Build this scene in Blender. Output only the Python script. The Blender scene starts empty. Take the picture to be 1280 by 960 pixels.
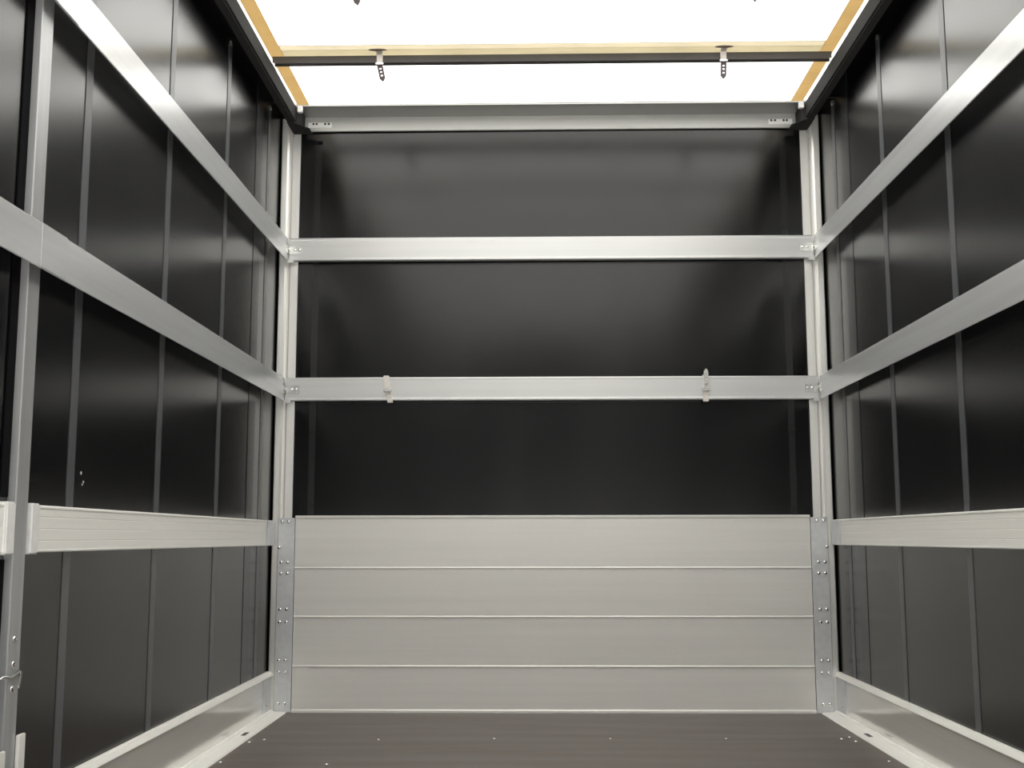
import bpy, bmesh, math, random
from mathutils import Vector, Matrix
random.seed(7)
S = bpy.context.scene
C = S.collection

# ------------------------------------------------------------------ camera
CAMX, CAMZ, PITCH, YAW, ROLL, F = -0.0652, 0.6637, 0.1325, 0.0195, -0.0013, 1443.24
cd = bpy.data.cameras.new('camera'); cam = bpy.data.objects.new('camera', cd); C.objects.link(cam)
cd.sensor_fit = 'HORIZONTAL'; cd.sensor_width = 36.0; cd.lens = F / 1280 * 36.0
cd.clip_start = 0.02
cam.matrix_world = (Matrix.Translation((CAMX, 0, CAMZ)) @ Matrix.Rotation(YAW, 4, 'Z')
                    @ Matrix.Rotation(math.pi / 2 + PITCH, 4, 'X') @ Matrix.Rotation(ROLL, 4, 'Z'))
S.camera = cam

# ------------------------------------------------------------------ exposure
S.view_settings.view_transform = 'Standard'
S.view_settings.look = 'None'
S.view_settings.gamma = 1.0
S.view_settings.use_curve_mapping = False
S.view_settings.exposure = 1.0

# ------------------------------------------------------------------ sky (bright overcast; near-black horizon band and ground glow added to steer the light)
w = bpy.data.worlds.new('overcast_sky'); S.world = w; w.use_nodes = True
nt = w.node_tree; nt.nodes.clear()
out = nt.nodes.new('ShaderNodeOutputWorld'); bg = nt.nodes.new('ShaderNodeBackground')
tc = nt.nodes.new('ShaderNodeTexCoord'); sep = nt.nodes.new('ShaderNodeSeparateXYZ')
rp = nt.nodes.new('ShaderNodeValToRGB')
nt.links.new(tc.outputs['Generated'], sep.inputs[0])
mr = nt.nodes.new('ShaderNodeMapRange'); mr.inputs[1].default_value = -1; mr.inputs[2].default_value = 1
nt.links.new(sep.outputs['Z'], mr.inputs[0]); nt.links.new(mr.outputs[0], rp.inputs[0])
cr = rp.color_ramp
stops = [(0.0, (.70, .68, .645)), (.455, (1.0, .975, .93)), (.475, (.04, .04, .04)), (.503, (.004, .004, .005)), (.56, (.010, .010, .011)),
         (.62, (.10, .10, .097)), (.78, (.7, .695, .675)), (1.0, (1, .99, .96))]
cr.elements[0].position, cr.elements[1].position = 0.0, 1.0
cr.elements[0].color = (*stops[0][1], 1); cr.elements[1].color = (*stops[-1][1], 1)
for p, c in stops[1:-1]: cr.elements.new(p).color = (*c, 1)
nt.links.new(rp.outputs[0], bg.inputs[0]); bg.inputs[1].default_value = 3.6
nt.links.new(bg.outputs[0], out.inputs[0])

# ------------------------------------------------------------------ materials
def mat(name):
    m = bpy.data.materials.new(name); m.use_nodes = True
    return m, m.node_tree, m.node_tree.nodes['Principled BSDF']

def noise_chain(nt, scale, sc3, detail=4, rough=.55):
    tc = nt.nodes.new('ShaderNodeTexCoord'); mp = nt.nodes.new('ShaderNodeMapping')
    mp.inputs['Scale'].default_value = sc3
    nz = nt.nodes.new('ShaderNodeTexNoise'); nz.inputs['Scale'].default_value = scale
    nz.inputs['Detail'].default_value = detail; nz.inputs['Roughness'].default_value = rough
    nt.links.new(tc.outputs['Object'], mp.inputs[0]); nt.links.new(mp.outputs[0], nz.inputs['Vector'])
    return nz

def map_to(nt, src, lo, hi, fl=.3, fh=.7):
    r = nt.nodes.new('ShaderNodeMapRange'); r.inputs[1].default_value = fl; r.inputs[2].default_value = fh
    r.inputs[3].default_value = lo; r.inputs[4].default_value = hi
    nt.links.new(src, r.inputs[0]); return r.outputs[0]

def ramp_to(nt, src, c0, c1, p0=.3, p1=.7):
    r = nt.nodes.new('ShaderNodeValToRGB'); r.color_ramp.elements[0].position = p0; r.color_ramp.elements[1].position = p1
    r.color_ramp.elements[0].color = (*c0, 1); r.color_ramp.elements[1].color = (*c1, 1)
    nt.links.new(src, r.inputs[0]); return r.outputs[0]

def bump(nt, b, src, strength, dist):
    bp = nt.nodes.new('ShaderNodeBump'); bp.inputs['Strength'].default_value = strength; bp.inputs['Distance'].default_value = dist
    nt.links.new(src, bp.inputs['Height']); nt.links.new(bp.outputs[0], b.inputs['Normal']); return bp

def alu(name, c0, c1, axis, metal=.85, r0=.27, r1=.31, bs=.008, spec=.5):
    m, nt, b = mat(name)
    s = [40, 40, 40]; s['xyz'.index(axis)] = .8
    nz = noise_chain(nt, 1.0, s, 3)
    nt.links.new(ramp_to(nt, nz.outputs[0], c0, c1), b.inputs['Base Color'])
    nt.links.new(map_to(nt, nz.outputs[0], r0, r1), b.inputs['Roughness'])
    b.inputs['Metallic'].default_value = metal
    b.inputs['Specular IOR Level'].default_value = spec
    bump(nt, b, nz.outputs[0], bs, .002)
    return m

A0, A1 = (.53, .535, .535), (.57, .575, .57)
M_rail_y = alu('aluminium_rail_lengthwise', (.57, .58, .59), (.635, .645, .645), 'y', metal=.38, r0=.22, r1=.27)
M_rail_x = alu('aluminium_rail_crosswise', (.54, .545, .54), (.59, .59, .58), 'x', metal=.6, r0=.36, r1=.42)
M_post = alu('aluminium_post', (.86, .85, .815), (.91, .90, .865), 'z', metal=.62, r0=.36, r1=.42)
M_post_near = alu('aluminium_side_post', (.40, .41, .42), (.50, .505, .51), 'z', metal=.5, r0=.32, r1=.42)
M_board_y = alu('aluminium_board_lengthwise', (.90, .89, .85), (.95, .94, .90), 'y', metal=.12, r0=.36, r1=.46)
M_board_x = alu('aluminium_board_crosswise', (.77, .76, .725), (.82, .81, .775), 'x', metal=.2, r0=.40, r1=.46)
M_sill = alu('aluminium_sill', (.84, .83, .80), (.88, .87, .84), 'y', metal=.62, r0=.10, r1=.15, bs=.006)
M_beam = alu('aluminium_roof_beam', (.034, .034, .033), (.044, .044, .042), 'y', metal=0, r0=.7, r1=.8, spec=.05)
M_header = alu('aluminium_header', (.42, .42, .40), (.46, .46, .44), 'x', metal=.5, r0=.38, r1=.46)
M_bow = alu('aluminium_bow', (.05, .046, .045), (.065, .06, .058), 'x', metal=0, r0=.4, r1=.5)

def galv():
    m, nt, b = mat('galvanised_steel')
    tc = nt.nodes.new('ShaderNodeTexCoord'); v = nt.nodes.new('ShaderNodeTexVoronoi'); v.inputs['Scale'].default_value = 60
    nt.links.new(tc.outputs['Object'], v.inputs['Vector'])
    nz = noise_chain(nt, 9, (1, 1, 1), 3)
    mx = nt.nodes.new('ShaderNodeMix'); mx.data_type = 'RGBA'; mx.inputs[0].default_value = .35
    nt.links.new(ramp_to(nt, nz.outputs[0], (.62, .64, .66), (.78, .79, .80)), mx.inputs[6])
    nt.links.new(ramp_to(nt, v.outputs['Color'], (.6, .61, .63), (.82, .83, .84), 0, 1), mx.inputs[7])
    nt.links.new(mx.outputs[2], b.inputs['Base Color'])
    b.inputs['Metallic'].default_value = .35; b.inputs['Roughness'].default_value = .36
    return m
M_galv = galv()

def plain(name, col, rough, metal=0, spec=.5):
    m, nt, b = mat(name)
    nz = noise_chain(nt, 30, (1, 1, 1), 3)
    nt.links.new(ramp_to(nt, nz.outputs[0], tuple(c * .92 for c in col), tuple(min(1, c * 1.06) for c in col)), b.inputs['Base Color'])
    b.inputs['Roughness'].default_value = rough; b.inputs['Metallic'].default_value = metal
    b.inputs['Specular IOR Level'].default_value = spec
    return m
M_rivet = plain('bright_rivet', (.85, .85, .84), .15, 1)
M_steel = plain('zinc_plated_steel', (.72, .72, .70), .25, .9)
M_dark = plain('dark_brown_rubber', (.045, .03, .032), .5)
M_white = plain('white_plastic', (.80, .80, .79), .4)
M_offwhite = plain('off_white_rubber', (.70, .66, .62), .5)
M_strip = plain('grey_welded_strip', (.085, .088, .095), .34, 0, .6)
M_shadowgap = plain('black_slot_gap_shade', (.004, .004, .005), .9, 0, .1)  # flat black for the tarp slot and the shaded gap by the posts
M_scuff = plain('pale_scuff', (.6, .6, .6), .6)

def tarp(name, rough, wave, wscale, base=.012, spec=.5):
    m, nt, b = mat(name)
    b.inputs['Base Color'].default_value = (base, base, base * 1.15, 1)
    b.inputs['Specular IOR Level'].default_value = spec
    fine = noise_chain(nt, 700, (1, 1, 1), 2)
    big = noise_chain(nt, wscale, (1, 1, .45), 2, .4)
    nt.links.new(map_to(nt, big.outputs[0], rough - .03, rough + .03), b.inputs['Roughness'])
    bp1 = nt.nodes.new('ShaderNodeBump'); bp1.inputs['Strength'].default_value = .12; bp1.inputs['Distance'].default_value = .0004
    nt.links.new(fine.outputs[0], bp1.inputs['Height'])
    bp2 = nt.nodes.new('ShaderNodeBump'); bp2.inputs['Strength'].default_value = wave; bp2.inputs['Distance'].default_value = .02
    nt.links.new(big.outputs[0], bp2.inputs['Height']); nt.links.new(bp1.outputs[0], bp2.inputs['Normal'])
    nt.links.new(bp2.outputs[0], b.inputs['Normal'])
    return m
M_tarp_side = tarp('black_glossy_side_curtain', .22, .06, 1.2, .005, .6)
M_tarp_back = tarp('black_glossy_front_tarp', .19, .14, 2.2, .002, .56)

def translucent(name, col, vary, refl=.35):
    m = bpy.data.materials.new(name); m.use_nodes = True; nt = m.node_tree; nt.nodes.clear()
    o = nt.nodes.new('ShaderNodeOutputMaterial'); mx = nt.nodes.new('ShaderNodeMixShader'); mx.inputs[0].default_value = refl
    t = nt.nodes.new('ShaderNodeBsdfTranslucent'); d = nt.nodes.new('ShaderNodeBsdfDiffuse')
    nz = noise_chain(nt, 5, (1, 2.2, 1), 6, .65)
    c = ramp_to(nt, nz.outputs[0], tuple(x * (1 - vary) for x in col), col, .35, .6)
    nt.links.new(c, t.inputs[0]); nt.links.new(c, d.inputs[0])
    nt.links.new(t.outputs[0], mx.inputs[1]); nt.links.new(d.outputs[0], mx.inputs[2]); nt.links.new(mx.outputs[0], o.inputs[0])
    return m
M_roof = translucent('white_translucent_roof_tarp', (.92, .915, .895), .05)
M_tan = translucent('double_layer_roof_hem', (.52, .42, .265), .06, .08)
M_seam = translucent('double_layer_roof_seam', (.62, .58, .49), .08, .08)

M_seam_low = translucent('triple_layer_roof_seam', (.55, .51, .41), .08, .08)

def floor_mat():
    m, nt, b = mat('brown_coated_plywood')
    nz = noise_chain(nt, 3, (.5, 4, 1), 5)
    nt.links.new(ramp_to(nt, nz.outputs[0], (.105, .084, .075), (.120, .098, .088)), b.inputs['Base Color'])
    f = noise_chain(nt, 400, (1, 1, 1), 2)
    nt.links.new(map_to(nt, nz.outputs[0], .38, .5), b.inputs['Roughness'])
    b.inputs['Specular IOR Level'].default_value = .7
    bump(nt, b, f.outputs[0], .15, .001)
    return m
M_floor = floor_mat()

# ------------------------------------------------------------------ mesh helpers (world coordinates; origin moved afterwards)
def box(bm, x0, x1, y0, y1, z0, z1, bev=0.0):
    t = bmesh.new()
    bmesh.ops.create_cube(t, size=1)
    for v in t.verts:
        v.co = Vector(((x0 + x1) / 2 + v.co.x * (x1 - x0), (y0 + y1) / 2 + v.co.y * (y1 - y0), (z0 + z1) / 2 + v.co.z * (z1 - z0)))
    if bev: bmesh.ops.bevel(t, geom=t.edges[:], offset=bev, segments=2, affect='EDGES')
    me = bpy.data.meshes.new('t'); t.to_mesh(me); t.free(); bm.from_mesh(me); bpy.data.meshes.remove(me)

def extrude(bm, pts, axis, a, b):
    """closed 2-D profile extruded from a to b along axis; pts are (u,v): axis x->(y,z), y->(x,z), z->(x,y)"""
    def P(u, v, t): return {'x': (t, u, v), 'y': (u, t, v), 'z': (u, v, t)}[axis]
    A = [bm.verts.new(P(u, v, a)) for u, v in pts]; B = [bm.verts.new(P(u, v, b)) for u, v in pts]
    n = len(pts)
    for i in range(n): bm.faces.new((A[i], A[(i + 1) % n], B[(i + 1) % n], B[i]))
    bm.faces.new(A); bm.faces.new(list(reversed(B)))

def dome(bm, c, r, h, axis):
    """flat rivet head: spherical cap pointing along axis (unit vector)"""
    ax = Vector(axis); q = Vector((0, 0, 1)).rotation_difference(ax)
    rings = []
    for k in range(5):
        a = k / 4 * math.pi / 2
        rr, hh = r * math.cos(a), h * math.sin(a)
        rings.append([(Vector(c) + q @ Vector((rr * math.cos(t), rr * math.sin(t), hh))) for t in [j * math.pi / 6 for j in range(12)]] if k < 4 else [Vector(c) + q @ Vector((0, 0, h))])
    V = [[bm.verts.new(p) for p in rg] for rg in rings]
    for k in range(3):
        for j in range(12): bm.faces.new((V[k][j], V[k][(j + 1) % 12], V[k + 1][(j + 1) % 12], V[k + 1][j]))
    for j in range(12): bm.faces.new((V[3][j], V[3][(j + 1) % 12], V[4][0]))
    bm.faces.new(list(reversed(V[0])))

def obj(name, bm, m, parent=None, smooth=False, origin=None):
    bmesh.ops.recalc_face_normals(bm, faces=bm.faces[:])
    if origin is None:
        xs = [v.co for v in bm.verts]
        lo = Vector([min(c[i] for c in xs) for i in range(3)]); hi = Vector([max(c[i] for c in xs) for i in range(3)])
        origin = Vector(((lo.x + hi.x) / 2, (lo.y + hi.y) / 2, lo.z))
    origin = Vector(origin)
    for v in bm.verts: v.co -= origin
    me = bpy.data.meshes.new(name); bm.to_mesh(me); bm.free(); me.materials.append(m)
    if smooth:
        for p in me.polygons: p.use_smooth = True
    o = bpy.data.objects.new(name, me); C.objects.link(o)
    o.location = origin
    if parent is not None:
        o.parent = parent; o.location = origin - wloc(parent)
    return o

def wloc(o):
    v = Vector(o.location)
    while o.parent is not None: o = o.parent; v += Vector(o.location)
    return v

def bx(name, x0, x1, y0, y1, z0, z1, m, parent=None, bev=.0012):
    bm = bmesh.new(); box(bm, min(x0, x1), max(x0, x1), min(y0, y1), max(y0, y1), z0, z1, bev)
    return obj(name, bm, m, parent)

def thing(name, label, cat, loc, group=None):
    o = bpy.data.objects.new(name, None); C.objects.link(o); o.location = loc
    o.empty_display_size = .05
    tag(o, label, cat, group); return o

def tag(o, label, cat, group=None):
    o['label'] = label; o['category'] = cat
    if group: o['group'] = group
    return o

def struct(o, label=None, cat=None):
    o['kind'] = 'structure'
    if label: o['label'] = label
    if cat: o['category'] = cat
    return o

rivet_mesh = {}
def rivet(c, axis, parent, r=.0075, name='rivet'):
    key = (tuple(axis), r)
    if key not in rivet_mesh:
        bm = bmesh.new(); dome(bm, (0, 0, 0), r, r * .62, axis)
        bmesh.ops.recalc_face_normals(bm, faces=bm.faces[:])
        me = bpy.data.meshes.new('rivet'); bm.to_mesh(me); bm.free(); me.materials.append(M_rivet)
        for p in me.polygons: p.use_smooth = True
        rivet_mesh[key] = me
    o = bpy.data.objects.new(name, rivet_mesh[key]); C.objects.link(o)
    o.parent = parent; o.location = Vector(c) - wloc(parent)
    return o

# ------------------------------------------------------------------ main dimensions (metres)
D = 4.549                     # front face of the far frame
YR = -0.6                     # open rear end, behind the camera
UT, UB, MT, MB, LT, LB = 1.8637, 1.7698, 1.2954, 1.2024, .7318, .6352
ST = .1527
XR_, XT = 1.056, 1.102         # inner face of rails, side curtain
XP = 1.083                    # inner face of posts and sills
ZR = 2.44                     # roof tarp
STRIPS = [2.562 + .594 * k for k in range(-5, 4)]

# ------------------------------------------------------------------ the setting
fl = bx('floor', -1.1, 1.1, YR, 4.58, -.03, 0, M_floor, bev=0)
struct(fl, 'dark brown coated plywood floor with small screws', 'floor')
for sx, sy in [(-.587, 3.942), (-.203, 3.962), (.183, 3.967), (.568, 3.971), (.95, 3.976), (-.967, 3.938), (-1.005, 3.89), (-1.008, 3.551),
               (.985, 4.007), (.985, 3.93), (.99, 3.589), (-.684, 3.519), (-.6, 4.525), (-.211, 4.525), (.18, 4.525), (.56, 4.525), (.93, 4.525)]:
    rivet((sx, sy, 0), (0, 0, 1), fl, .0062, 'floor_screw')

def side_wall(s):
    side = 'left' if s < 0 else 'right'
    wl = bx('wall_' + side, s * XT, s * (XT + .003), YR, 4.605, -.03, 2.45, M_tarp_side, bev=0)
    struct(wl, 'glossy black tarpaulin curtain forming the %s side with vertical strips' % side, 'wall')
    for y in STRIPS:
        hw = .020
        bx('vertical_strip', s * (XT - .0018), s * XT, y - hw, y + hw, 0, 2.335, M_strip, wl, bev=.0006)
        b = bmesh.new(); box(b, min(s * (XT - .006), s * XT), max(s * (XT - .006), s * XT), y - .010, y + .010, 2.335, 2.352, .002)
        obj('strip_buckle', b, M_steel, wl)
    bx('curtain_hem', s * (XT - .0016), s * XT, 4.14, 4.235, 0, 2.44, M_strip_dark, wl, bev=.0006)
    return wl
M_strip_dark = plain('dark_grey_hem', (.03, .031, .035), .25, 0, .5)
wl = side_wall(-1); wr = side_wall(1)
for (x, y, z, r, a) in [(-1.1015, 2.622, .812, .0042, .4), (-1.1015, 2.638, .792, .0035, .9), (-1.1015, 2.632, .786, .0028, .2)]:
    bm = bmesh.new(); dome(bm, (x, y, z), r, .0008, (1, 0, 0)); obj('scuff_mark', bm, M_scuff, wl, True)

# far tarp, a gently rippled sheet
bm = bmesh.new()
nx, nz_ = 90, 60
def ripple(x, z):
    e = max(0, abs(x) - .78)
    return .004 * math.sin(2.1 * x + 1.7 * z) * .5 + .012 * e * math.sin(26 * abs(x) - 5 * z + 1.5 * math.sin(3 * z)) * (1 if z > 1.2 else .4)
grid = [[bm.verts.new((-1.103 + 2.206 * i / nx, 4.561 + ripple(-1.103 + 2.206 * i / nx, .02 + 2.4 * j / nz_), .0 + 2.44 * j / nz_)) for i in range(nx + 1)] for j in range(nz_ + 1)]
for j in range(nz_):
    for i in range(nx): bm.faces.new((grid[j][i], grid[j][i + 1], grid[j + 1][i + 1], grid[j + 1][i]))
wb = obj('wall_back', bm, M_tarp_back, None, True)
sm = wb.modifiers.new('thickness', 'SOLIDIFY'); sm.thickness = .002; sm.offset = 1
struct(wb, 'black tarpaulin closing the far end behind the horizontal rails', 'wall')

M_hem = tarp('black_tarp_hem', .28, .1, 2.2, .003, .56)
def tarp_strip(name, x0, x1, z0, z1, m):
    n = 24; bm = bmesh.new(); V = []
    for j in range(n + 1):
        z = z0 + (z1 - z0) * j / n
        V.append([bm.verts.new((x, 4.561 + ripple(x, z + .02) - .0006, z)) for x in (x0, (x0 + x1) / 2, x1)])
    for j in range(n):
        for i in range(2): bm.faces.new((V[j][i], V[j][i + 1], V[j + 1][i + 1], V[j + 1][i]))
    o = obj(name, bm, m, wb, True)
for q in (-1, 1):
    tarp_strip('tarp_hem', q * .962, q * .936, .72, 2.31, M_hem)
tarp_strip('eyelet_slot', -.985, -.932, 2.268, 2.284, M_shadowgap)

# roof tarp: sags a little between the bows
BOWS = [4.065 - .61 * k for k in range(9)]
bm = bmesh.new(); ny = 120; nxr = 12
def sag(x, y):
    d = min([abs(y - b) for b in BOWS] + [abs(y - 4.56)])
    return ZR + .012 * math.cos(min(1, d / .305) * math.pi) * -.5 * 0 + .006 * min(1, d / .2)
g = [[bm.verts.new((-1.108 + 2.216 * i / nxr, YR + (4.60 - YR) * j / ny, sag(0, YR + (4.60 - YR) * j / ny))) for i in range(nxr + 1)] for j in range(ny + 1)]
for j in range(ny):
    for i in range(nxr): bm.faces.new((g[j][i], g[j][i + 1], g[j + 1][i + 1], g[j + 1][i]))
roof = obj('ceiling', bm, M_roof, None, True)
struct(roof, 'white translucent roof tarpaulin letting daylight in', 'ceiling')
for s in (-1, 1):
    bx('edge_hem', s * .989, s * 1.0385, YR, 4.56, ZR - .005, ZR - .003, M_tan, roof, bev=0)
for y in BOWS:
    bx('cross_seam', -.9885, .9885, y - .088, y - .050, ZR - .005, ZR - .003, M_seam, roof, bev=0)
    bx('cross_seam', -.9885, .9885, y - .0498, y + .02, ZR - .005, ZR - .003, M_seam_low, roof, bev=0)

# ------------------------------------------------------------------ posts at the far corners
def far_post(s):
    side = 'left' if s < 0 else 'right'
    # inner strip, groove, outer strip
    pts = [(1.019, D), (1.0195, D - .002), (1.050, D - .002), (1.054, D), (1.057, D + .012), (1.064, D + .012), (1.066, D - .004), (1.072, D - .008),
           (1.092, D - .008), (1.096, D - .004), (1.096, 4.5545), (1.019, 4.5545)]
    bm = bmesh.new(); extrude(bm, [(s * u, v) for u, v in pts], 'z', 0, 2.372)
    o = obj('corner_post', bm, M_post, None)
    tag(o, 'pale grooved aluminium post in the far %s corner, floor to roof' % side, 'post')
    for z in (2.18, 2.30): rivet((s * 1.048, D - .002, z), (0, -1, 0), o, .003)
    return o
far_post(-1); far_post(1)

def near_post(s):
    side = 'left' if s < 0 else 'right'
    pts = [(1.083, 2.2585), (1.085, 2.257), (1.1015, 2.257), (1.1015, 2.312), (1.085, 2.312), (1.083, 2.3105)]
    p = thing('side_post', 'aluminium upright on the %s side near the viewer, crossed by the rails' % side, 'post', (s * 1.09, 2.285, 0))
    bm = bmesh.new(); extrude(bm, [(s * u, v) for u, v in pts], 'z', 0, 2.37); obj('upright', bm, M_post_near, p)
    for za, zb in ((.16, LB - .012), (LT + .012, 2.37)): bx('gap_shade_strip', s * 1.0985, s * 1.1015, 2.222, 2.2565, za, zb, M_shadowgap, p)  # black strips painting in the shade of the recess beside the post
    for z in (.468, .42, .373): rivet((s * 1.083, 2.282, z), (-s, 0, 0), p, .0075)
    # bent retaining rod across the foot of the post
    cu = bpy.data.curves.new('rod', 'CURVE'); cu.dimensions = '3D'; cu.bevel_depth = .0028; cu.bevel_resolution = 3
    sp = cu.splines.new('POLY'); pp = [(1.088, 2.19, .385), (1.076, 2.225, .402), (1.075, 2.262, .398), (1.075, 2.292, .407), (1.077, 2.306, .402), (1.081, 2.312, .385), (1.0835, 2.312, .372)]
    sp.points.add(len(pp) - 1)
    for q, c in zip(sp.points, pp): q.co = (s * c[0], c[1], c[2], 1)
    me_o = bpy.data.objects.new('tmp', cu); C.objects.link(me_o)
    dg = bpy.context.evaluated_depsgraph_get(); me = bpy.data.meshes.new_from_object(me_o.evaluated_get(dg)); bpy.data.objects.remove(me_o)
    me.materials.clear(); me.materials.append(M_steel)
    for f in me.polygons: f.use_smooth = True
    r = bpy.data.objects.new('retaining_rod', me); C.objects.link(r); r.parent = p; r.location = -Vector(p.location)
    bx('foot_bracket', s * 1.076, s * 1.083, 2.3125, 2.342, .153, .282, M_board_y, p)
    bx('foot_bracket', s * 1.076, s * 1.083, 2.215, 2.2565, .153, .262, M_board_y, p)
    return p
near_post(-1); near_post(1)

# ------------------------------------------------------------------ side rails
def rail_profile(z0, z1, xin, t):
    h = z1 - z0; r = .004
    # channel section, open towards the curtain and at the underside
    return [(xin, z0 + .0015), (xin + .001, z0), (xin + .003, z0), (xin + .003, z1 - .003), (xin + t, z1 - .003), (xin + t, z1), (xin + .003, z1), (xin, z1 - .003)]
def side_rail(s, z0, z1, label):
    t = thing('side_rail', label, 'rail', (s * 1.068, 2.0, z0))
    for a, b in ((YR, 2.262), (2.2635, 4.515)):
        bm = bmesh.new(); extrude(bm, [(s * u, v) for u, v in rail_profile(z0, z1, XR_ - .001, .0265)], 'y', a, b)
        obj('rail_length', bm, M_rail_y, t)
    # sleeve where the two lengths meet on the post
    bx('joint_sleeve', s * (XR_ - .003), s * (XR_ - .001), 2.243, 2.37, z0 + .0005, z1 - .0005, M_rail_y, t)
    bm = bmesh.new()
    bx('end_bracket', s * (XR_ - .0035), s * (XR_ + .0005), 4.47, 4.532, z0 + .028, z1 - .035, M_steel, t)
    rivet((s * (XR_ - .0035), 4.487, (z0 + z1) / 2), (-s, 0, 0), t, .005); rivet((s * (XR_ - .0035), 4.515, (z0 + z1) / 2), (-s, 0, 0), t, .005)
    bm.free()
    return t
for s, side in ((-1, 'left'), (1, 'right')):
    side_rail(s, UB, UT, 'upper aluminium rail running along the %s curtain just below the roof' % side)
    side_rail(s, MB, MT, 'middle aluminium rail running along the %s curtain, between upper rail and board' % side)

# lower side boards: one on each side of the near post
def side_board(s, y0, y1, label, cap0, cap1, endplate):
    xi, xo = 1.084, 1.100
    t = thing('side_board', label, 'board', (s * 1.105, (y0 + y1) / 2, LB), 'low aluminium side boards')
    h = LT - LB
    pts = [(xi, LB + .002), (xi + .002, LB), (xo, LB), (xo, LT), (xi + .002, LT), (xi - .001, LT - .002), (xi - .001, LT - .006), (xi + .0006, LT - .008)]
    for k in (1, 2, 3): z = LT - h * k / 4; pts += [(xi + .0006, z + .0012), (xi + .0012, z), (xi + .0006, z - .0012)]
    pts += [(xi + .0006, LB + .006), (xi, LB + .005)]
    bm = bmesh.new(); extrude(bm, [(s * u, v) for u, v in pts], 'y', y0, y1); obj('plank', bm, M_board_y, t)
    for c, yy in ((cap0, (y0 - .004, y0 + .034)), (cap1, (y1 - .034, y1 + .004))):
        if not c: continue
        bm = bmesh.new(); box(bm, min(s * (xi - .006), s * (xo + .001)), max(s * (xi - .006), s * (xo + .001)), yy[0], yy[1], LB - .003, LT + .003, .0028)
        obj('end_cap', bm, M_white, t)
    if endplate: bx('end_plate', s * (xi - .0035), s * (xi - .001), 4.405, 4.525, LB + .001, LT - .003, M_galv, t)
    return t
for s, side in ((-1, 'left'), (1, 'right')):
    side_board(s, 2.326, 4.525, 'long low aluminium board on the %s side between the near post and the far corner' % side, True, False, True)
    side_board(s, YR, 2.245, 'low aluminium board on the %s side, on the viewer side of the post' % side, False, True, False)

# sills
def sill(s):
    side = 'left' if s < 0 else 'right'
    t = thing('floor_sill', 'aluminium sill along the foot of the %s curtain with a bright ridged top' % side, 'sill', (s * 1.09, 2.0, 0))
    x = XP
    pts = [(x, 0), (x, ST - .0165), (x + .0175, ST - .0165), (x + .0175, 0)]
    bm = bmesh.new(); extrude(bm, [(s * u, v) for u, v in pts], 'y', YR, 4.548); obj('sill_profile', bm, M_sill, t)
    pts = [(x, ST - .016), (x - .005, ST - .0145), (x - .005, ST - .0125), (x + .002, ST - .001), (x + .006, ST), (x + .008, ST - .004), (x + .011, ST - .004),
           (x + .012, ST + .002), (x + .0165, ST + .002), (x + .0175, ST), (x + .0175, ST - .016)]
    bm = bmesh.new(); extrude(bm, [(s * u, v) for u, v in pts], 'y', YR, 4.548); obj('top_edge', bm, M_board_y, t)
    q = [(x, 0), (x, .013), (x - .012, .011), (x - .014, .007), (x - .056, .005), (x - .060, .003), (x - .062, 0)]
    bm = bmesh.new(); extrude(bm, [(s * u, v) for u, v in q], 'y', YR, 4.53); obj('floor_strip', bm, M_board_y, t)
    bx('end_plate', s * (x - .0015), s * x, 4.40, 4.53, .012, ST - .018, M_galv, t)
    bx('drain_slot', s * (x - .040), s * (x - .026), 3.985, 4.045, .0045, .0072, M_dark, t, bev=0)
    rivet((s * (x - .0015), 4.46, .035), (-s, 0, 0), t, .005)
    return t
sill(-1); sill(1)

# ------------------------------------------------------------------ far end: board, rails, corner plates, header
pts = []
yb = D - .006
def ridge(z): return [(yb, z + .0045), (yb - .0035, z + .0005), (yb - .0035, z - .0012), (yb, z - .0016)]
pts = [(yb, .7514 - .012), (yb - .003, .7514 - .010), (yb - .004, .7514 - .002), (yb - .002, .7514), (D + .024, .7514), (D + .024, 0), (yb - .0045, 0), (yb - .0045, .008), (yb, .013)]
left = []
for z in (.1736, .361, .548): left += list(reversed(ridge(z)))
pts = pts + left
bm = bmesh.new(); extrude(bm, pts, 'x', -1.0038, 1.0038)
# keep clear of the posts: board stands in front of them
fb = obj('front_board', bm, M_board_x, None)
for v in fb.data.vertices:
    if v.co.y > D + .01 - fb.location.y: v.co.y = D - .0025 - fb.location.y
tag(fb, 'tall pale aluminium headboard of four horizontal planks across the far end', 'board')

def far_rail(z0, z1, label):
    t = thing('cross_rail', label, 'rail', (0, D, z0))
    h = z1 - z0; y = D - .026
    pts = [(y, z0 + .012), (y - .001, z0 + .008), (y - .001, z0 + .003), (y + .001, z0), (D - .0025, z0), (D - .0025, z1), (y + .001, z1), (y - .001, z1 - .003), (y - .001, z1 - .008), (y, z1 - .012)]
    bm = bmesh.new(); extrude(bm, pts, 'x', -1.05, 1.05); obj('rail_length', bm, M_rail_x, t)
    for s in (-1, 1):
        bx('corner_bracket', s * .998, s * 1.0505, y - .0035, y - .001, z0 + .028, z0 + .060, M_steel, t)
        for x in (1.008, 1.026): rivet((s * x, y - .0035, z0 + .045), (0, -1, 0), t, .0055)
        bx('angle_tab', s * 1.030, s * 1.054, y - .0030, y - .001, z0 - .009, z0 + .010, M_rail_x, t)
    return t
far_rail(UB, UT, 'upper aluminium cross rail over the black tarp at the far end')
far_rail(MB, MT, 'middle aluminium cross rail at the far end with two straps wrapped around it')

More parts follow.
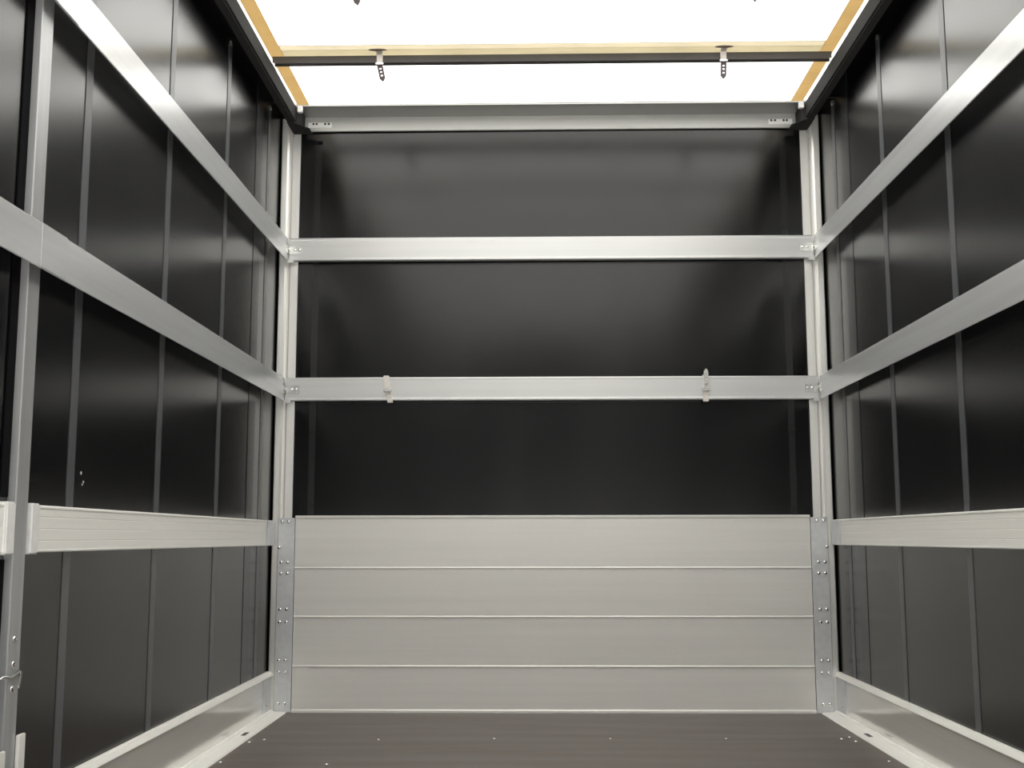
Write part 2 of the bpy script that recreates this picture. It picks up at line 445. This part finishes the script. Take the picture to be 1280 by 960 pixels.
ZS = [(.728, 1, 1), (.570, 1, 1), (.527, 1, 1), (.39, 1, 1), (.341, 1, 1), (.196, 1, 1), (.151, 1, 1), (.034, 1, 1)]
def corner_plate(s):
    side = 'left' if s < 0 else 'right'
    t = thing('corner_plate', 'grey galvanised riveted plate in the far %s corner beside the headboard' % side, 'plate', (s * 1.036, 4.535, 0))
    bm = bmesh.new()
    extrude(bm, [(s * u, v) for u, v in [(1.005, yb - .0065), (1.069, yb - .0065), (1.0725, yb - .003), (1.0725, D - .010), (1.070, D - .010), (1.070, yb - .004), (1.005, yb - .004)]], 'z', .002, .742)
    obj('plate', bm, M_galv, t)
    for z, a, b in ZS:
        rivet((s * 1.030, yb - .0065, z), (0, -1, 0), t, .0072)
        rivet((s * 1.055, yb - .0065, z), (0, -1, 0), t, .0072)
    rivet((s * 1.064, yb - .0065, .628), (0, -1, 0), t, .0072)
    return t
corner_plate(-1); corner_plate(1)

# header beam: upright face with a flange reaching towards the viewer
bm = bmesh.new()
extrude(bm, [(D, 2.3186), (D - .003, 2.321), (D - .003, 2.378), (4.446, 2.384), (4.440, 2.386), (4.440, 2.391), (4.5545, 2.391), (4.5545, 2.374), (D + .004, 2.374), (D + .004, 2.3186)], 'x', -1.045, 1.045)
hd = obj('header_beam', bm, M_header, None)
tag(hd, 'grey aluminium header beam across the far end under the roof', 'beam')

# roof side beams
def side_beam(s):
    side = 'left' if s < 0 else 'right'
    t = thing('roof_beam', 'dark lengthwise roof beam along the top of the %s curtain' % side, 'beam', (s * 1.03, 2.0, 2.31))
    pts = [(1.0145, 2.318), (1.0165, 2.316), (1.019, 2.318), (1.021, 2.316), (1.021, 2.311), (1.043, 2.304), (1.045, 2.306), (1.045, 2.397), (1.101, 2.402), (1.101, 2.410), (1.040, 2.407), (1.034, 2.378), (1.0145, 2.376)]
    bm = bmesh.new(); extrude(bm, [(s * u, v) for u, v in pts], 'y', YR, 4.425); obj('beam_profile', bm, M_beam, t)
    bx('cover_plate', s * 1.0465, s * 1.101, 4.4255, 4.553, 2.396, 2.404, M_beam, t)  # added past the beam end to stop roof light leaking in
    # gusset to the header
    bm = bmesh.new()
    extrude(bm, [(s * .968, 4.466), (s * 1.0145, 4.400), (s * 1.045, 4.395), (s * 1.045, 4.53), (s * .968, 4.53)], 'z', 2.3015, 2.3035)
    obj('gusset', bm, M_beam, t)
    bx('gusset_web', s * 1.000, s * 1.012, 4.4255, 4.53, 2.304, 2.374, M_beam, t)
    bx('rail_stop', s * .988, s * 1.006, 4.405, 4.425, 2.350, 2.376, M_white, t)
    bx('fixing_tab', s * .893, s * .990, D - .0052, D - .0032, 2.334, 2.356, M_white, t)
    for x in (.905, .920, .955, .968):
        bm = bmesh.new(); dome(bm, (s * x, D - .0052, 2.350), .005, .0012, (0, -1, 0)); obj('tab_hole', bm, M_dark, t)
    return t
side_beam(-1); side_beam(1)

# ------------------------------------------------------------------ roof bows with their straps
def strap_parts(p, x, y, z, tilt):
    """perforated strap hanging under a bow; p parent thing"""
    bm = bmesh.new()   # slit reinforcement on the tarp seam
    bmesh.ops.create_uvsphere(bm, u_segments=24, v_segments=8, radius=1)
    for v in bm.verts: v.co = Vector((x - .003 + v.co.x * .034, y - .058 + v.co.y * .011, ZR - .0095 + v.co.z * .0018))
    obj('slit_patch', bm, M_dark_patch, p, True)
    bx('strap_loop', x - .011, x + .011, y - .058, y - .0155, 2.4305, 2.4335, M_offwhite, p)
    bx('strap_loop', x - .011, x + .011, y - .0185, y - .0155, 2.396, 2.4305, M_offwhite, p)
    bm = bmesh.new(); box(bm, x - .015, x + .015, y - .024, y - .012, 2.391, 2.398, .002); obj('buckle', bm, M_steel, p)
    # ladder-shaped strap end with three holes and a pointed tip
    L, w, th = .080, .0105, .0015
    bm = bmesh.new()
    R = Matrix.Translation((x, y - .018, 2.392)) @ Matrix.Rotation(tilt, 4, 'Y') @ Matrix.Rotation(-.25, 4, 'X')
    def pb(a, b, c, d):
        k = len(bm.verts); box(bm, a, b, -th, th, c, d, 0); bm.verts.ensure_lookup_table()
        for v in bm.verts[k:]: v.co = R @ v.co
    pb(-w, -w + .007, -.064, 0); pb(w - .007, w, -.064, 0)
    for z0, z1 in ((-.016, 0), (-.031, -.024), (-.047, -.039), (-.066, -.055)): pb(-w + .007, w - .007, z0, z1)
    v0 = [R @ Vector(q) for q in [(-w, -th, -.064), (w, -th, -.064), (0, -th, -L), (-w, th, -.064), (w, th, -.064), (0, th, -L)]]
    V = [bm.verts.new(q) for q in v0]
    for f in ((0, 1, 2), (5, 4, 3), (0, 3, 4, 1), (1, 4, 5, 2), (2, 5, 3, 0)): bm.faces.new([V[i] for i in f])
    obj('perforated_strap', bm, M_dark, p)
M_dark_patch = plain('brown_patch', (.30, .22, .19), .6)
names_b = {0: 'dark roof bow nearest the far end, with two hanging perforated straps', 1: 'roof bow at the top edge of the picture, only its strap tips showing'}
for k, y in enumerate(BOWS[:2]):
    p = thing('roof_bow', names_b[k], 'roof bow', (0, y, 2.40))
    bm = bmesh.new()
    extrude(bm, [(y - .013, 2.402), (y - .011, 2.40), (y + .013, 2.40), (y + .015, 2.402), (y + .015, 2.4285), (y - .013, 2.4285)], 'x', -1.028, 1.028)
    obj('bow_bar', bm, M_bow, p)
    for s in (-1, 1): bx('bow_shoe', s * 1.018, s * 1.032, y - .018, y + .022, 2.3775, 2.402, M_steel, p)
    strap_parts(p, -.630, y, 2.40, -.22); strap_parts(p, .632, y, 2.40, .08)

for y in BOWS[2:7]:  # unseen bows continuing the row, added to darken reflections in the far tarp
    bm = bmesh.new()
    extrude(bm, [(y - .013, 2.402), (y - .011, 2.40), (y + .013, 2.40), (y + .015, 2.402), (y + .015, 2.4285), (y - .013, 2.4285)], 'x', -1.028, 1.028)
    tag(obj('roof_bow', bm, M_bow, None), 'unseen roof bow overhead, nearer the viewer than the top of the picture', 'roof bow', 'roof bows overhead')

# ------------------------------------------------------------------ straps wrapped round the middle cross rail
def tie(x, label, up):
    y = D - .0275
    t = thing('tie_strap', label, 'strap', (x, y, MB))
    bm = bmesh.new()
    pr = [(y - .0035, MB - .006), (y - .0005, MB - .008), (D + .0, MB - .008), (D + .0, MT + .006), (y - .0005, MT + .006), (y - .0035, MT + .004)]
    inn = [(y - .0005, MB - .002), (D - .002, MB - .002), (D - .002, MT + .002), (y - .0005, MT + .002)]
    # wrap: front strip slightly slanted, with folds over the top and under the bottom
    box(bm, x - .010, x + .012, y - .0035, y - .0003, MB - .008, MT + .006, .001)
    box(bm, x - .010, x + .012, y - .0003, D - .0026, MT + .0005, MT + .004, .001)
    box(bm, x - .008, x + .010, y - .0003, D - .0026, MB - .007, MB - .0005, .001)
    if up < 0:
        for v in bm.verts: v.co.x += (MB + .05 - v.co.z) * .16
    obj('strap_band', bm, M_offwhite, t)
    bm = bmesh.new(); box(bm, x - .017, x + .017, y - .013, y - .0035, MB + .035, MB + .043, .002); obj('buckle', bm, M_steel, t)
    if up > 0:
        bm = bmesh.new(); w_ = .009
        def pz(a, b, c, d): box(bm, x + .003 + a, x + .003 + b, y - .0075, y - .0045, c, d, 0)
        z0 = MB + .045
        pz(-w_, -w_ + .005, z0, z0 + .065); pz(w_ - .005, w_, z0, z0 + .065)
        for a, b in ((0, .008), (.016, .022), (.030, .036), (.044, .065)): pz(-w_ + .005, w_ - .005, z0 + a, z0 + b)
        z1 = z0 + .065
        V = [bm.verts.new(q) for q in [(x + .003 - w_, y - .0075, z1), (x + .003 + w_, y - .0075, z1), (x + .003, y - .0075, z1 + .014), (x + .003 - w_, y - .0045, z1), (x + .003 + w_, y - .0045, z1), (x + .003, y - .0045, z1 + .014)]]
        for f in ((0, 1, 2), (5, 4, 3), (0, 3, 4, 1), (1, 4, 5, 2), (2, 5, 3, 0)): bm.faces.new([V[i] for i in f])
        obj('perforated_end', bm, M_steel, t)
    else:
        bm = bmesh.new(); box(bm, x - .012, x + .004, y - .0065, y - .0038, MB + .05, MT + .001, .001)
        for v in bm.verts: v.co.x += (v.co.z - MB - .05) * -.12
        obj('folded_end', bm, M_offwhite, t)
    return t
tie(-.645, 'pale strap wrapped around the middle far rail, left one, end folded down', -1)
tie(.608, 'strap wrapped around the middle far rail, right one, with pointed perforated end sticking up', 1)
